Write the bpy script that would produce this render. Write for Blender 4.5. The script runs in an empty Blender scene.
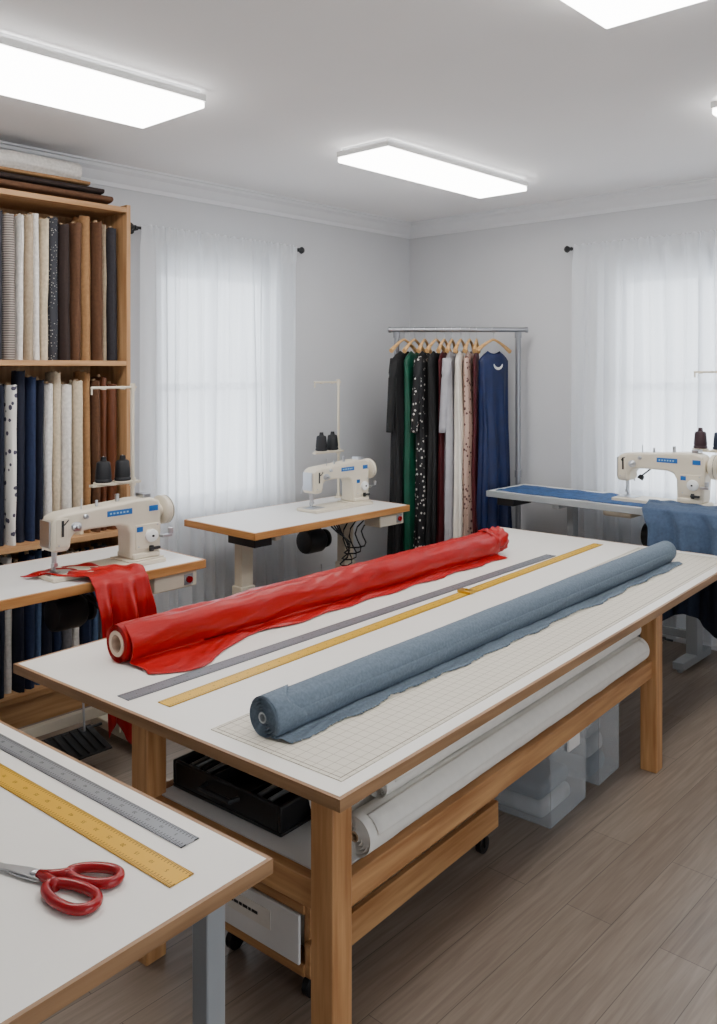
import bpy, bmesh, math, random
from mathutils import Vector, Matrix, noise
random.seed(4)
C=bpy.context.scene.collection
pi=math.pi
# ------------------------------------------------------------------ materials
def nodes(m):
    m.use_nodes=True
    nt=m.node_tree; nt.nodes.clear()
    out=nt.nodes.new('ShaderNodeOutputMaterial')
    return nt,out
def N(nt,t,**k):
    n=nt.nodes.new(t)
    for a,b in k.items(): setattr(n,a,b)
    return n
def c4(c,f=1): return (min(1,c[0]*f),min(1,c[1]*f),min(1,c[2]*f),1)
def srgb(r,g,b):
    def f(v):
        v/=255
        return v/12.92 if v<=.04045 else ((v+.055)/1.055)**2.4
    return (f(r),f(g),f(b))
def mat(name,col,rough=.5,metal=0,var=.08,scale=12,bump=0,bscale=250,sheen=0,stretch=(1,1,1),alpha=1,col2=None,thr=None,spec=.5,bdist=.002):
    m=bpy.data.materials.new(name); nt,out=nodes(m)
    p=N(nt,'ShaderNodeBsdfPrincipled'); nt.links.new(p.outputs[0],out.inputs[0])
    tc=N(nt,'ShaderNodeTexCoord'); mp=N(nt,'ShaderNodeMapping'); mp.inputs['Scale'].default_value=stretch
    nt.links.new(tc.outputs['Object'],mp.inputs[0])
    nz=N(nt,'ShaderNodeTexNoise'); nz.inputs['Scale'].default_value=scale; nz.inputs['Detail'].default_value=4
    nt.links.new(mp.outputs[0],nz.inputs['Vector'])
    cr=N(nt,'ShaderNodeValToRGB')
    a,b=(thr if thr else (.3,.7))
    cr.color_ramp.elements[0].position=a; cr.color_ramp.elements[1].position=b
    cr.color_ramp.elements[0].color=c4(col,1-var); cr.color_ramp.elements[1].color=c4(col2) if col2 else c4(col,1+var)
    nt.links.new(nz.outputs['Fac'],cr.inputs[0]); nt.links.new(cr.outputs[0],p.inputs['Base Color'])
    p.inputs['Roughness'].default_value=rough; p.inputs['Metallic'].default_value=metal
    p.inputs['Specular IOR Level'].default_value=spec
    if sheen: p.inputs['Sheen Weight'].default_value=sheen
    if alpha<1: p.inputs['Alpha'].default_value=alpha
    if bump:
        n2=N(nt,'ShaderNodeTexNoise'); n2.inputs['Scale'].default_value=bscale; n2.inputs['Detail'].default_value=3
        nt.links.new(mp.outputs[0],n2.inputs['Vector'])
        bp=N(nt,'ShaderNodeBump'); bp.inputs['Strength'].default_value=bump; bp.inputs['Distance'].default_value=bdist
        nt.links.new(n2.outputs['Fac'],bp.inputs['Height']); nt.links.new(bp.outputs[0],p.inputs['Normal'])
    return m
def wood(name,c1,c2,axis,rough=.5,scale=3):
    s=[14,14,14]; s[axis]=.9
    return mat(name,c1,rough,col2=c2,var=0,scale=scale,stretch=tuple(s),thr=(.3,.72),bump=.15,bscale=8)
def spots(name,base,spot,scale=30,size=.3,rough=.7):
    m=mat(name,base,rough); nt=m.node_tree
    p=[n for n in nt.nodes if n.type=='BSDF_PRINCIPLED'][0]
    tc=[n for n in nt.nodes if n.type=='TEX_COORD'][0]
    v=N(nt,'ShaderNodeTexVoronoi'); v.inputs['Scale'].default_value=scale
    nt.links.new(tc.outputs['Object'],v.inputs['Vector'])
    cr=N(nt,'ShaderNodeValToRGB'); cr.color_ramp.interpolation='CONSTANT'
    cr.color_ramp.elements[0].color=c4(spot); cr.color_ramp.elements[1].position=size; cr.color_ramp.elements[1].color=c4(base)
    nt.links.new(v.outputs['Distance'],cr.inputs[0]); nt.links.new(cr.outputs[0],p.inputs['Base Color'])
    return m
def stripes(name,base,line,per=.02,width=.25,axis=2,rough=.7,axis2=None,metal=0):
    m=mat(name,base,rough,metal); nt=m.node_tree
    p=[n for n in nt.nodes if n.type=='BSDF_PRINCIPLED'][0]
    tc=[n for n in nt.nodes if n.type=='TEX_COORD'][0]
    sx=N(nt,'ShaderNodeSeparateXYZ'); nt.links.new(tc.outputs['Object'],sx.inputs[0])
    def line_mask(ax):
        a=N(nt,'ShaderNodeMath',operation='MULTIPLY'); a.inputs[1].default_value=1/per; nt.links.new(sx.outputs[ax],a.inputs[0])
        f=N(nt,'ShaderNodeMath',operation='FRACT'); nt.links.new(a.outputs[0],f.inputs[0])
        l=N(nt,'ShaderNodeMath',operation='LESS_THAN'); l.inputs[1].default_value=width; nt.links.new(f.outputs[0],l.inputs[0])
        return l
    l=line_mask(axis)
    if axis2 is not None:
        l2=line_mask(axis2); mx=N(nt,'ShaderNodeMath',operation='MAXIMUM')
        nt.links.new(l.outputs[0],mx.inputs[0]); nt.links.new(l2.outputs[0],mx.inputs[1]); l=mx
    mix=N(nt,'ShaderNodeMix',data_type='RGBA'); mix.inputs[6].default_value=c4(base); mix.inputs[7].default_value=c4(line)
    nt.links.new(l.outputs[0],mix.inputs[0]); nt.links.new(mix.outputs[2],p.inputs['Base Color'])
    return m
def ruler_mat(name,base,line,hw,rough,metal):
    m=mat(name,base,rough,metal,var=.05); nt=m.node_tree
    p=[n for n in nt.nodes if n.type=='BSDF_PRINCIPLED'][0]
    tc=[n for n in nt.nodes if n.type=='TEX_COORD'][0]
    sx=N(nt,'ShaderNodeSeparateXYZ'); nt.links.new(tc.outputs['Object'],sx.inputs[0])
    ab=N(nt,'ShaderNodeMath',operation='ABSOLUTE'); nt.links.new(sx.outputs[1],ab.inputs[0])
    def tick(freq,w,ln):
        a=N(nt,'ShaderNodeMath',operation='MULTIPLY'); a.inputs[1].default_value=freq; nt.links.new(sx.outputs[0],a.inputs[0])
        f=N(nt,'ShaderNodeMath',operation='FRACT'); nt.links.new(a.outputs[0],f.inputs[0])
        l=N(nt,'ShaderNodeMath',operation='LESS_THAN'); l.inputs[1].default_value=w; nt.links.new(f.outputs[0],l.inputs[0])
        g=N(nt,'ShaderNodeMath',operation='GREATER_THAN'); g.inputs[1].default_value=hw-ln; nt.links.new(ab.outputs[0],g.inputs[0])
        mm=N(nt,'ShaderNodeMath',operation='MULTIPLY'); nt.links.new(l.outputs[0],mm.inputs[0]); nt.links.new(g.outputs[0],mm.inputs[1])
        return mm
    t1=tick(200,.34,.008); t2=tick(100,.22,.0135)
    mx=N(nt,'ShaderNodeMath',operation='MAXIMUM'); nt.links.new(t1.outputs[0],mx.inputs[0]); nt.links.new(t2.outputs[0],mx.inputs[1])
    mix=N(nt,'ShaderNodeMix',data_type='RGBA'); mix.inputs[6].default_value=c4(base); mix.inputs[7].default_value=c4(line)
    nt.links.new(mx.outputs[0],mix.inputs[0]); nt.links.new(mix.outputs[2],p.inputs['Base Color'])
    return m
# ------------------------------------------------------------------ mesh builder
def basis(d):
    d=Vector(d).normalized()
    u=d.cross(Vector((0,0,1)))
    if u.length<1e-4: u=Vector((1,0,0))
    u.normalize(); return u,d.cross(u).normalized()
class B:
    def __init__(s): s.bm=bmesh.new()
    def face(s,vs,mi=0):
        try:
            f=s.bm.faces.new(vs); f.material_index=mi; f.smooth=True; return f
        except ValueError: return None
    def box(s,c,sz,mi=0,rz=0,rx=0,ry=0):
        M=Matrix.Translation(c)@Matrix.Rotation(rz,4,'Z')@Matrix.Rotation(ry,4,'Y')@Matrix.Rotation(rx,4,'X')
        v=[s.bm.verts.new(M@Vector((x*sz[0]/2,y*sz[1]/2,z*sz[2]/2))) for x in(-1,1) for y in(-1,1) for z in(-1,1)]
        for f in((0,1,3,2),(4,6,7,5),(0,4,5,1),(2,3,7,6),(0,2,6,4),(1,5,7,3)): s.face([v[i] for i in f],mi)
        return s
    def b2(s,a,b,mi=0):
        return s.box([(a[i]+b[i])/2 for i in range(3)],[abs(b[i]-a[i]) for i in range(3)],mi)
    def ring(s,c,u,v,r,n): return [s.bm.verts.new(Vector(c)+u*(math.cos(2*pi*i/n)*r)+v*(math.sin(2*pi*i/n)*r)) for i in range(n)]
    def bridge(s,a,b,mi=0,closed=True):
        n=len(a)
        for i in range(n if closed else n-1): s.face([a[i],a[(i+1)%n],b[(i+1)%n],b[i]],mi)
    def cyl(s,p1,p2,r1,r2=None,n=20,mi=0,cap=True):
        r2=r1 if r2 is None else r2
        p1=Vector(p1);p2=Vector(p2);u,v=basis(p2-p1)
        a=s.ring(p1,u,v,r1,n);b=s.ring(p2,u,v,r2,n); s.bridge(a,b,mi)
        if cap: s.face(a[::-1],mi); s.face(b,mi)
        return s
    def lathe(s,prof,p,d,n=24,mi=0,cap=True):
        p=Vector(p);d=Vector(d).normalized();u,v=basis(d); pr=None; first=None
        for r,h in prof:
            g=s.ring(p+d*h,u,v,max(r,1e-4),n)
            if pr: s.bridge(pr,g,mi)
            else: first=g
            pr=g
        if cap: s.face(first[::-1],mi); s.face(pr,mi)
        return s
    def tube(s,path,r,n=8,mi=0,closed=False,flat=1):
        pts=[Vector(p) for p in path]; k=len(pts); rings=[]
        for i,p in enumerate(pts):
            if closed: d=pts[(i+1)%k]-pts[i-1]
            else: d=pts[min(i+1,k-1)]-pts[max(i-1,0)]
            u,v=basis(d)
            rr=r(i/(k-1)) if callable(r) else r
            rings.append([s.bm.verts.new(p+u*(math.cos(2*pi*j/n)*rr)+v*(math.sin(2*pi*j/n)*rr*flat)) for j in range(n)])
        for i in range(k-1): s.bridge(rings[i],rings[i+1],mi)
        if closed: s.bridge(rings[-1],rings[0],mi)
        else: s.face(rings[0][::-1],mi); s.face(rings[-1],mi)
        return s
    def extr(s,poly,axis,a,b,mi=0):
        def P(q,h):
            l=[q[0],q[1]]; l.insert(axis,h); return Vector(l)
        A=[s.bm.verts.new(P(q,a)) for q in poly]; Bv=[s.bm.verts.new(P(q,b)) for q in poly]
        s.bridge(A,Bv,mi); s.face(A[::-1],mi); s.face(Bv,mi); return s
    def grid(s,fn,nu,nv,mi=0,closev=False):
        g=[[s.bm.verts.new(fn(i/nu,j/nv)) for j in range(nv if closev else nv+1)] for i in range(nu+1)]
        for i in range(nu): s.bridge(g[i],g[i+1],mi,closed=closev)
        return g
    def done(s,name,mats,parent=None,bevel=0,angle=40,seg=2,solid=0,loc=None,rz=0,sub=0):
        bmesh.ops.recalc_face_normals(s.bm,faces=s.bm.faces)
        me=bpy.data.meshes.new(name); s.bm.to_mesh(me); s.bm.free()
        for m in (mats if isinstance(mats,(list,tuple)) else [mats]): me.materials.append(m)
        me.set_sharp_from_angle(angle=math.radians(angle))
        o=bpy.data.objects.new(name,me); C.objects.link(o)
        if parent: o.parent=parent
        if loc is not None: o.location=loc
        o.rotation_euler[2]=rz
        if solid:
            md=o.modifiers.new('s','SOLIDIFY'); md.thickness=solid; md.offset=0
        if bevel:
            md=o.modifiers.new('b','BEVEL'); md.width=bevel; md.segments=seg; md.limit_method='ANGLE'; md.angle_limit=math.radians(35)
        if sub:
            md=o.modifiers.new('u','SUBSURF'); md.levels=sub; md.render_levels=sub
        return o
def bxo(name,a,b,m,parent,bevel=0): return B().b2(a,b).done(name,m,parent,bevel=bevel)
def tag(o,label,cat,group=None):
    o['label']=label; o['category']=cat
    if group: o['group']=group
    return o
def root(name,label,cat,loc,rz=0,group=None):
    o=bpy.data.objects.new(name,None); C.objects.link(o); o.empty_display_size=.05
    o.location=loc; o.rotation_euler[2]=rz
    return tag(o,label,cat,group)
def struct(o): o['kind']='structure'; return o
def text_into(b,txt,size,x,y,z,mi=0,rz=0):
    cu=bpy.data.curves.new('t','FONT'); cu.body=txt; cu.size=size; cu.align_x='CENTER'; cu.align_y='CENTER'
    o=bpy.data.objects.new('t',cu); C.objects.link(o)
    me=bpy.data.meshes.new_from_object(o)
    M=Matrix.Translation((x,y,z))@Matrix.Rotation(rz,4,'Z')
    vs=[b.bm.verts.new(M@v.co) for v in me.vertices]
    for p in me.polygons: b.face([vs[i] for i in p.vertices],mi)
    bpy.data.objects.remove(o); bpy.data.curves.remove(cu); bpy.data.meshes.remove(me)
def nz(x,y=0,z=0): return noise.noise(Vector((x,y,z)))
# ------------------------------------------------------------------ material set
m_wall=mat('wall_paint',srgb(202,203,206),.85,var=.015,scale=3,bump=.05)
m_ceil=mat('ceiling_paint',srgb(240,239,240),.9,var=.008,scale=2)
m_trim=mat('trim_paint',srgb(224,225,228),.5,var=.01)
m_lam=mat('white_laminate',srgb(238,234,227),.38,var=.012,scale=6)
m_lamg=mat('cool_white_laminate',srgb(230,228,225),.4,var=.012,scale=6)
pine1,pine2=srgb(160,108,62),srgb(202,154,104)
W=[wood('pine_grain_%s'%a,pine1,pine2,i) for i,a in enumerate('xyz')]
m_edge=[wood('edge_wood_%s'%a,srgb(132,98,66),srgb(168,130,94),i) for i,a in enumerate('xyz')]
m_oedge=[wood('honey_edge_%s'%a,srgb(168,110,54),srgb(200,144,84),i) for i,a in enumerate('xyz')]
m_oak=[wood('oak_%s'%a,srgb(160,116,74),srgb(194,152,108),i) for i,a in enumerate('xyz')]
m_card=mat('cardboard',srgb(176,146,112),.85)
m_greycore=mat('grey_core',srgb(160,166,170),.8)
m_cream=mat('cream_enamel',srgb(218,208,188),.35,var=.02)
m_greym=mat('grey_enamel',srgb(146,150,153),.45,var=.03)
m_steel=mat('steel',srgb(190,192,196),.28,1,var=.04)
m_chrome=mat('satin_chrome',srgb(150,152,157),.3,.75,var=.04)
m_dark=mat('dark_plastic',srgb(30,31,34),.45,var=.1)
m_black=mat('black_plastic',srgb(14,14,16),.4,var=.1)
m_blue=mat('blue_label',srgb(20,96,170),.4,var=.03)
m_white=mat('white_plastic',srgb(236,236,234),.4,var=.02)
m_redp=mat('red_plastic',(.28,.002,.006),.25,var=.05)
m_red=mat('red_satin',(.38,.0003,.001),.38,var=.06,scale=3,bump=.4,bscale=9,bdist=.008,stretch=(4,1.0,4),spec=.38)
m_den=mat('slate_chambray',srgb(100,114,128),.9,var=.16,scale=110,bump=.35,bscale=600)
m_dend=mat('mid_denim',srgb(62,80,106),.85,var=.15,scale=60,bump=.3,bscale=600)
m_dend2=mat('dark_denim',srgb(26,36,56),.85,var=.15,scale=60,bump=.3,bscale=600)
m_bluef=mat('blue_printed_cotton',srgb(38,74,120),.8,var=.35,scale=40)
m_wht=mat('white_cotton',srgb(234,230,222),.85,var=.03,scale=30,bump=.1)
def floor_mat():
    m=bpy.data.materials.new('plank_floor'); nt,out=nodes(m)
    p=N(nt,'ShaderNodeBsdfPrincipled'); nt.links.new(p.outputs[0],out.inputs[0])
    tc=N(nt,'ShaderNodeTexCoord'); mp=N(nt,'ShaderNodeMapping'); mp.inputs['Rotation'].default_value=(0,0,pi/2)
    nt.links.new(tc.outputs['Object'],mp.inputs[0])
    br=N(nt,'ShaderNodeTexBrick'); br.inputs['Scale'].default_value=1; br.inputs['Brick Width'].default_value=1.3; br.inputs['Row Height'].default_value=.16
    br.inputs['Mortar Size'].default_value=.0012; br.inputs['Mortar Smooth'].default_value=.3; br.offset=.37
    br.inputs['Color1'].default_value=c4(srgb(138,123,110)); br.inputs['Color2'].default_value=c4(srgb(154,139,125)); br.inputs['Mortar'].default_value=c4(srgb(90,80,71))
    nt.links.new(mp.outputs[0],br.inputs['Vector'])
    mp2=N(nt,'ShaderNodeMapping'); mp2.inputs['Scale'].default_value=(30,1.5,1); nt.links.new(tc.outputs['Object'],mp2.inputs[0])
    nn=N(nt,'ShaderNodeTexNoise'); nn.inputs['Scale'].default_value=2.2; nn.inputs['Detail'].default_value=8; nn.inputs['Distortion'].default_value=.6
    nt.links.new(mp2.outputs[0],nn.inputs['Vector'])
    cr=N(nt,'ShaderNodeValToRGB'); cr.color_ramp.elements[0].position=.32; cr.color_ramp.elements[1].position=.7
    cr.color_ramp.elements[0].color=(.68,.665,.65,1); cr.color_ramp.elements[1].color=(1,1,1,1)
    nt.links.new(nn.outputs['Fac'],cr.inputs[0])
    mx=N(nt,'ShaderNodeMix',data_type='RGBA',blend_type='MULTIPLY'); mx.inputs[0].default_value=1
    nt.links.new(br.outputs[0],mx.inputs[6]); nt.links.new(cr.outputs[0],mx.inputs[7]); nt.links.new(mx.outputs[2],p.inputs['Base Color'])
    p.inputs['Roughness'].default_value=.36
    bp=N(nt,'ShaderNodeBump'); bp.inputs['Strength'].default_value=.15; bp.inputs['Distance'].default_value=.002
    nt.links.new(nn.outputs['Fac'],bp.inputs['Height']); nt.links.new(bp.outputs[0],p.inputs['Normal'])
    return m
def sheer_mat():
    m=bpy.data.materials.new('sheer_voile'); nt,out=nodes(m)
    tr=N(nt,'ShaderNodeBsdfTransparent'); tl=N(nt,'ShaderNodeBsdfTranslucent'); df=N(nt,'ShaderNodeBsdfDiffuse')
    tc=N(nt,'ShaderNodeTexCoord'); w=N(nt,'ShaderNodeTexNoise'); w.inputs['Scale'].default_value=400
    nt.links.new(tc.outputs['Object'],w.inputs['Vector'])
    cr=N(nt,'ShaderNodeValToRGB'); cr.color_ramp.elements[0].color=(.86,.89,.93,1); cr.color_ramp.elements[1].color=(.95,.97,.99,1)
    nt.links.new(w.outputs['Fac'],cr.inputs[0])
    nt.links.new(cr.outputs[0],tl.inputs[0]); nt.links.new(cr.outputs[0],df.inputs[0])
    a=N(nt,'ShaderNodeMixShader'); a.inputs[0].default_value=.5; nt.links.new(df.outputs[0],a.inputs[1]); nt.links.new(tl.outputs[0],a.inputs[2])
    b=N(nt,'ShaderNodeMixShader'); b.inputs[0].default_value=.095; nt.links.new(a.outputs[0],b.inputs[1]); nt.links.new(tr.outputs[0],b.inputs[2])
    nt.links.new(b.outputs[0],out.inputs[0]); return m
def glass_mat():
    m=bpy.data.materials.new('window_glass'); nt,out=nodes(m)
    tr=N(nt,'ShaderNodeBsdfTransparent'); g=N(nt,'ShaderNodeBsdfGlossy'); g.inputs['Roughness'].default_value=.05
    b=N(nt,'ShaderNodeMixShader'); b.inputs[0].default_value=.06; nt.links.new(tr.outputs[0],b.inputs[1]); nt.links.new(g.outputs[0],b.inputs[2])
    nt.links.new(b.outputs[0],out.inputs[0]); return m
def emit_mat(name,col,st):
    m=bpy.data.materials.new(name); nt,out=nodes(m)
    e=N(nt,'ShaderNodeEmission'); e.inputs[0].default_value=c4(col); e.inputs[1].default_value=st
    nt.links.new(e.outputs[0],out.inputs[0]); return m
# ------------------------------------------------------------------ room shell
X0,X1,Y0,Y1,H=-4.56,2.6,-2.2,5.59,3.0
T=.15
struct(B().b2((X0-T,Y0-T,-.1),(X1+T,Y1+T,0)).done('floor',floor_mat()))
struct(B().b2((X0-T,Y0-T,H),(X1+T,Y1+T,H+.1)).done('ceiling',m_ceil))
wy0,wy1,wz0,wz1=3.1,4.06,.9,2.45
def wallx(nm,xa,xb,ya,yb,o0,o1,z0,z1):
    b=B(); b.b2((xa,ya,0),(xb,o0,H)); b.b2((xa,o1,0),(xb,yb,H)); b.b2((xa,o0,0),(xb,o1,z0)); b.b2((xa,o0,z1),(xb,o1,H)); struct(b.done(nm,m_wall))
def wally(nm,ya,yb,xa,xb,o0,o1,z0,z1):
    b=B(); b.b2((xa,ya,0),(o0,yb,H)); b.b2((o1,ya,0),(xb,yb,H)); b.b2((o0,ya,0),(o1,yb,z0)); b.b2((o0,ya,z1),(o1,yb,H)); struct(b.done(nm,m_wall))
wallx('wall_left',X0-T,X0,Y0-T,Y1+T,wy0,wy1,wz0,wz1)
wx0,wx1=-2.72,-1.6
wally('wall_back',Y1,Y1+T,X0,X1+T,wx0,wx1,wz0,wz1)
wallx('wall_right',X1,X1+T,Y0-T,Y1,-.4,2.4,.5,2.45)  # opening out of view, added to let in soft fill light
struct(B().b2((X0,Y0-T,0),(X1,Y0,H)).done('wall_front',m_wall))
cp=[(0,H-.12),(.012,H-.12),(.014,H-.095),(.03,H-.08),(.05,H-.045),(.075,H-.028),(.08,H-.012),(.1,H-.01),(.1,H),(0,H)]
struct(B().extr([(X0+a,z) for a,z in cp],1,Y0,Y1).done('trim_1',m_trim,angle=25))
struct(B().extr([(Y1-a,z) for a,z in cp],0,X0,X1).done('trim_2',m_trim,angle=25))
struct(B().extr([(X1-a,z) for a,z in cp],1,Y0,Y1).done('trim_3',m_trim,angle=25))
bp=[(0,0),(.016,0),(.016,.09),(.01,.11),(0,.11)]
struct(B().extr([(X0+a,z) for a,z in bp],1,Y0,Y1).done('baseboard_left',m_trim))
struct(B().extr([(Y1-a,z) for a,z in bp],0,X0,X1).done('baseboard_back',m_trim))
struct(B().extr([(X1-a,z) for a,z in bp],1,Y0,Y1).done('baseboard_right',m_trim))
m_glass=glass_mat()
def window(nm,along,lo,hi,wallc,sgn,z0w,z1w,pan=1):
    def P(u,w,z): return (wallc+sgn*w,u,z) if along==1 else (u,wallc+sgn*w,z)
    b=B()
    f=.06
    for (a,c,z0,z1) in ((lo,lo+f,z0w,z1w),(hi-f,hi,z0w,z1w),(lo,hi,z0w,z0w+f),(lo,hi,z1w-f,z1w),(lo,hi,(z0w+z1w)/2-.025,(z0w+z1w)/2+.025)):
        b.b2(P(a,-.1,z0),P(c,-.04,z1))
    for q in range(1,pan+1):
        m=lo+(hi-lo)*q/(pan+1); b.b2(P(m-.012,-.08,z0w),P(m+.012,-.05,z1w))
    b.b2(P(lo-.07,0.001,z0w-.02),P(lo,.018,z1w+.07)); b.b2(P(hi,0.001,z0w-.02),P(hi+.07,.018,z1w+.07)); b.b2(P(lo,0.001,z1w),P(hi,.018,z1w+.07))
    b.b2(P(lo-.09,0.001,z0w-.03),P(hi+.09,.035,z0w)); b.b2(P(lo,-.075,z0w+f),P(hi,-.07,z1w-f),1)
    struct(b.done(nm,[m_trim,m_glass]))
    L=bpy.data.lights.new('portal','AREA'); L.shape='RECTANGLE'; L.size=hi-lo; L.size_y=z1w-z0w
    o=bpy.data.objects.new('window_portal',L); C.objects.link(o); o.location=P((lo+hi)/2,-.14,(z0w+z1w)/2)
    d=Vector(P(0,1,0))-Vector(P(0,0,0)); o.rotation_euler=d.to_track_quat('-Z','Y').to_euler()
    try: L.cycles.is_portal=True
    except Exception: L.energy=0
window('window_1',1,wy0,wy1,X0,1,wz0,wz1)
window('window_2',0,wx0,wx1,Y1,-1,wz0,wz1)
window('added_fill_window',1,-.4,2.4,X1,-1,.5,2.45,3)  # unseen window added on the right wall as a fill light source
m_sheer=sheer_mat()
def curtain(along,lo,hi,wallc,sgn,seed,top=2.665,lab=''):
    off=.078
    def P(u,w,z): return Vector((wallc+sgn*w,u,z)) if along==1 else Vector((u,wallc+sgn*w,z))
    nf=(hi-lo)/.105
    def fn(i,j):
        z=.06+(top-.06)*j; u=lo+(hi-lo)*i
        ph=2*pi*nf*i+5.5*nz(i*5+seed,j*.7)+4*nz(i*3+seed,3)
        am=.35+1.9*abs(nz(i*6+seed,j*.9,7))*1.3
        amp=(.03-.012*j)*am
        w=off+.018+amp*math.sin(ph)+.005*math.sin(ph*2.7+seed)+.016*nz(i*14+seed,j*1.5,5)
        k=min(1,max(0,(j-.955)/.02)); w=max(w*(1-k)+k*(off+.02+.006*math.sin(ph*2.6)),.042)
        return P(u+.010*math.cos(ph),w,z+.006*math.sin(ph*2.6)*k)
    b=B(); b.grid(fn,int(nf*20),60)
    c=b.done('sheer_curtain',m_sheer,angle=180)
    tag(c,'floor-length sheer white curtain hanging '+lab,'curtain','sheer window curtains')
    b=B(); z=2.645
    b.cyl(P(lo-.02,off,z),P(hi+.02,off,z),.009,n=14)
    for e,s in((lo-.02,-1),(hi+.02,1)):
        d=P(s,0,0)-P(0,0,0)
        b.lathe([(.009,0),(.014,.004),(.014,.01),(.009,.014),(.02,.028),(.026,.04),(.02,.054),(.006,.064)],P(e,off,z),d,n=16)
    for e in(lo-.01,hi+.01):
        b.cyl(P(e,.001,z-.01),P(e,off,z-.01),.006,n=10); b.cyl(P(e,.001,z-.01),P(e,.008,z-.01),.022,n=14)
    o=b.done('curtain_rod',m_dark); tag(o,'black metal curtain rod with round finials above a window','curtain rod','curtain rods')
curtain(1,2.92,4.21,X0,1,1.0,lab='beside the fabric shelf')
curtain(0,-2.99,-1.4,Y1,-1,7.0,lab='behind a sewing table')
# ceiling lights
m_em=emit_mat('lit_diffuser',(1,.98,.95),15)
def lamp(x0,x1,y0,y1):
    r=root('ceiling_light','long rectangular white fluorescent ceiling light, switched on','ceiling light',((x0+x1)/2,(y0+y1)/2,H),0,'fluorescent ceiling lights')
    w,l=(x1-x0)/2,(y1-y0)/2
    b=B()
    b.b2((-w+.02,-l+.02,-.022),(w-.02,l-.02,-.001)); b.done('housing',m_trim,r)
    b=B(); b.b2((-w+.004,-l+.004,-.078),(w-.004,l-.004,-.05)); b.done('diffuser',m_em,r,bevel=.006)
    b=B(); ring_o=[(-w,-l),(w,-l),(w,l),(-w,l)]; ring_i=[(-w+.012,-l+.012),(w-.012,-l+.012),(w-.012,l-.012),(-w+.012,l-.012)]
    A=[b.bm.verts.new((x,y,-.049)) for x,y in ring_o]; Bq=[b.bm.verts.new((x,y,-.02)) for x,y in ring_o]; Cq=[b.bm.verts.new((x,y,-.02)) for x,y in ring_i]; Dq=[b.bm.verts.new((x,y,-.049)) for x,y in ring_i]
    b.bridge(A,Bq); b.bridge(Bq,Cq); b.bridge(Cq,Dq); b.bridge(Dq,A); b.done('frame',m_white,r)
lamp(-3.48,-3.0,.85,2.29); lamp(-3.27,-2.9,3.38,4.74); lamp(-1.33,-.92,1.33,2.66); lamp(-1.43,-1.0,3.86,5.1)
# ------------------------------------------------------------------ cutting table
OX,OY,AR=-1.434,1.494,math.radians(3.4)
def TW(x,y,z=0): return (OX+x*math.cos(AR)-y*math.sin(AR),OY+x*math.sin(AR)+y*math.cos(AR),z)
ZT=.76
tb=root('cutting_table','large white-topped cutting table with brown edging and pine legs','table',(OX,OY,0),AR)
wd,ln=1.51,3.38
B().b2((-wd+.012,.012,ZT-.03),(-.012,ln-.012,ZT)).done('tabletop',m_lam,tb,bevel=.001)
bxo('edge_band',(-wd,0,ZT-.032),(-wd+.012,ln,ZT-.0005),m_edge[1],tb); bxo('edge_band',(-.012,0,ZT-.032),(0,ln,ZT-.0005),m_edge[1],tb)
bxo('edge_band',(-wd+.012,0,ZT-.032),(-.012,.012,ZT-.0005),m_edge[0],tb); bxo('edge_band',(-wd+.012,ln-.012,ZT-.032),(-.012,ln,ZT-.0005),m_edge[0],tb)
for (x,y) in((-.08,.06),(-.82,.06),(-.08,2.25),(-.82,2.25),(-.04,3.335),(-.82,3.335)):
    B().box((x,y,(ZT-.032)/2),(.075,.075,ZT-.032)).done('leg',W[2],tb,bevel=.004)
for x in(-.08,-.82): B().box((x,1.155,.46),(.035,2.19-.075,.075)).done('side_rail',W[1],tb,bevel=.003)
for y in(.06,2.25): B().box((-.45,y,.46),(.74-.075,.035,.075)).done('end_rail',W[0],tb,bevel=.003)
B().b2((-.80,.08,.482),(-.10,2.23,.4985)).done('lower_shelf',m_lamg,tb)
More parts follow.
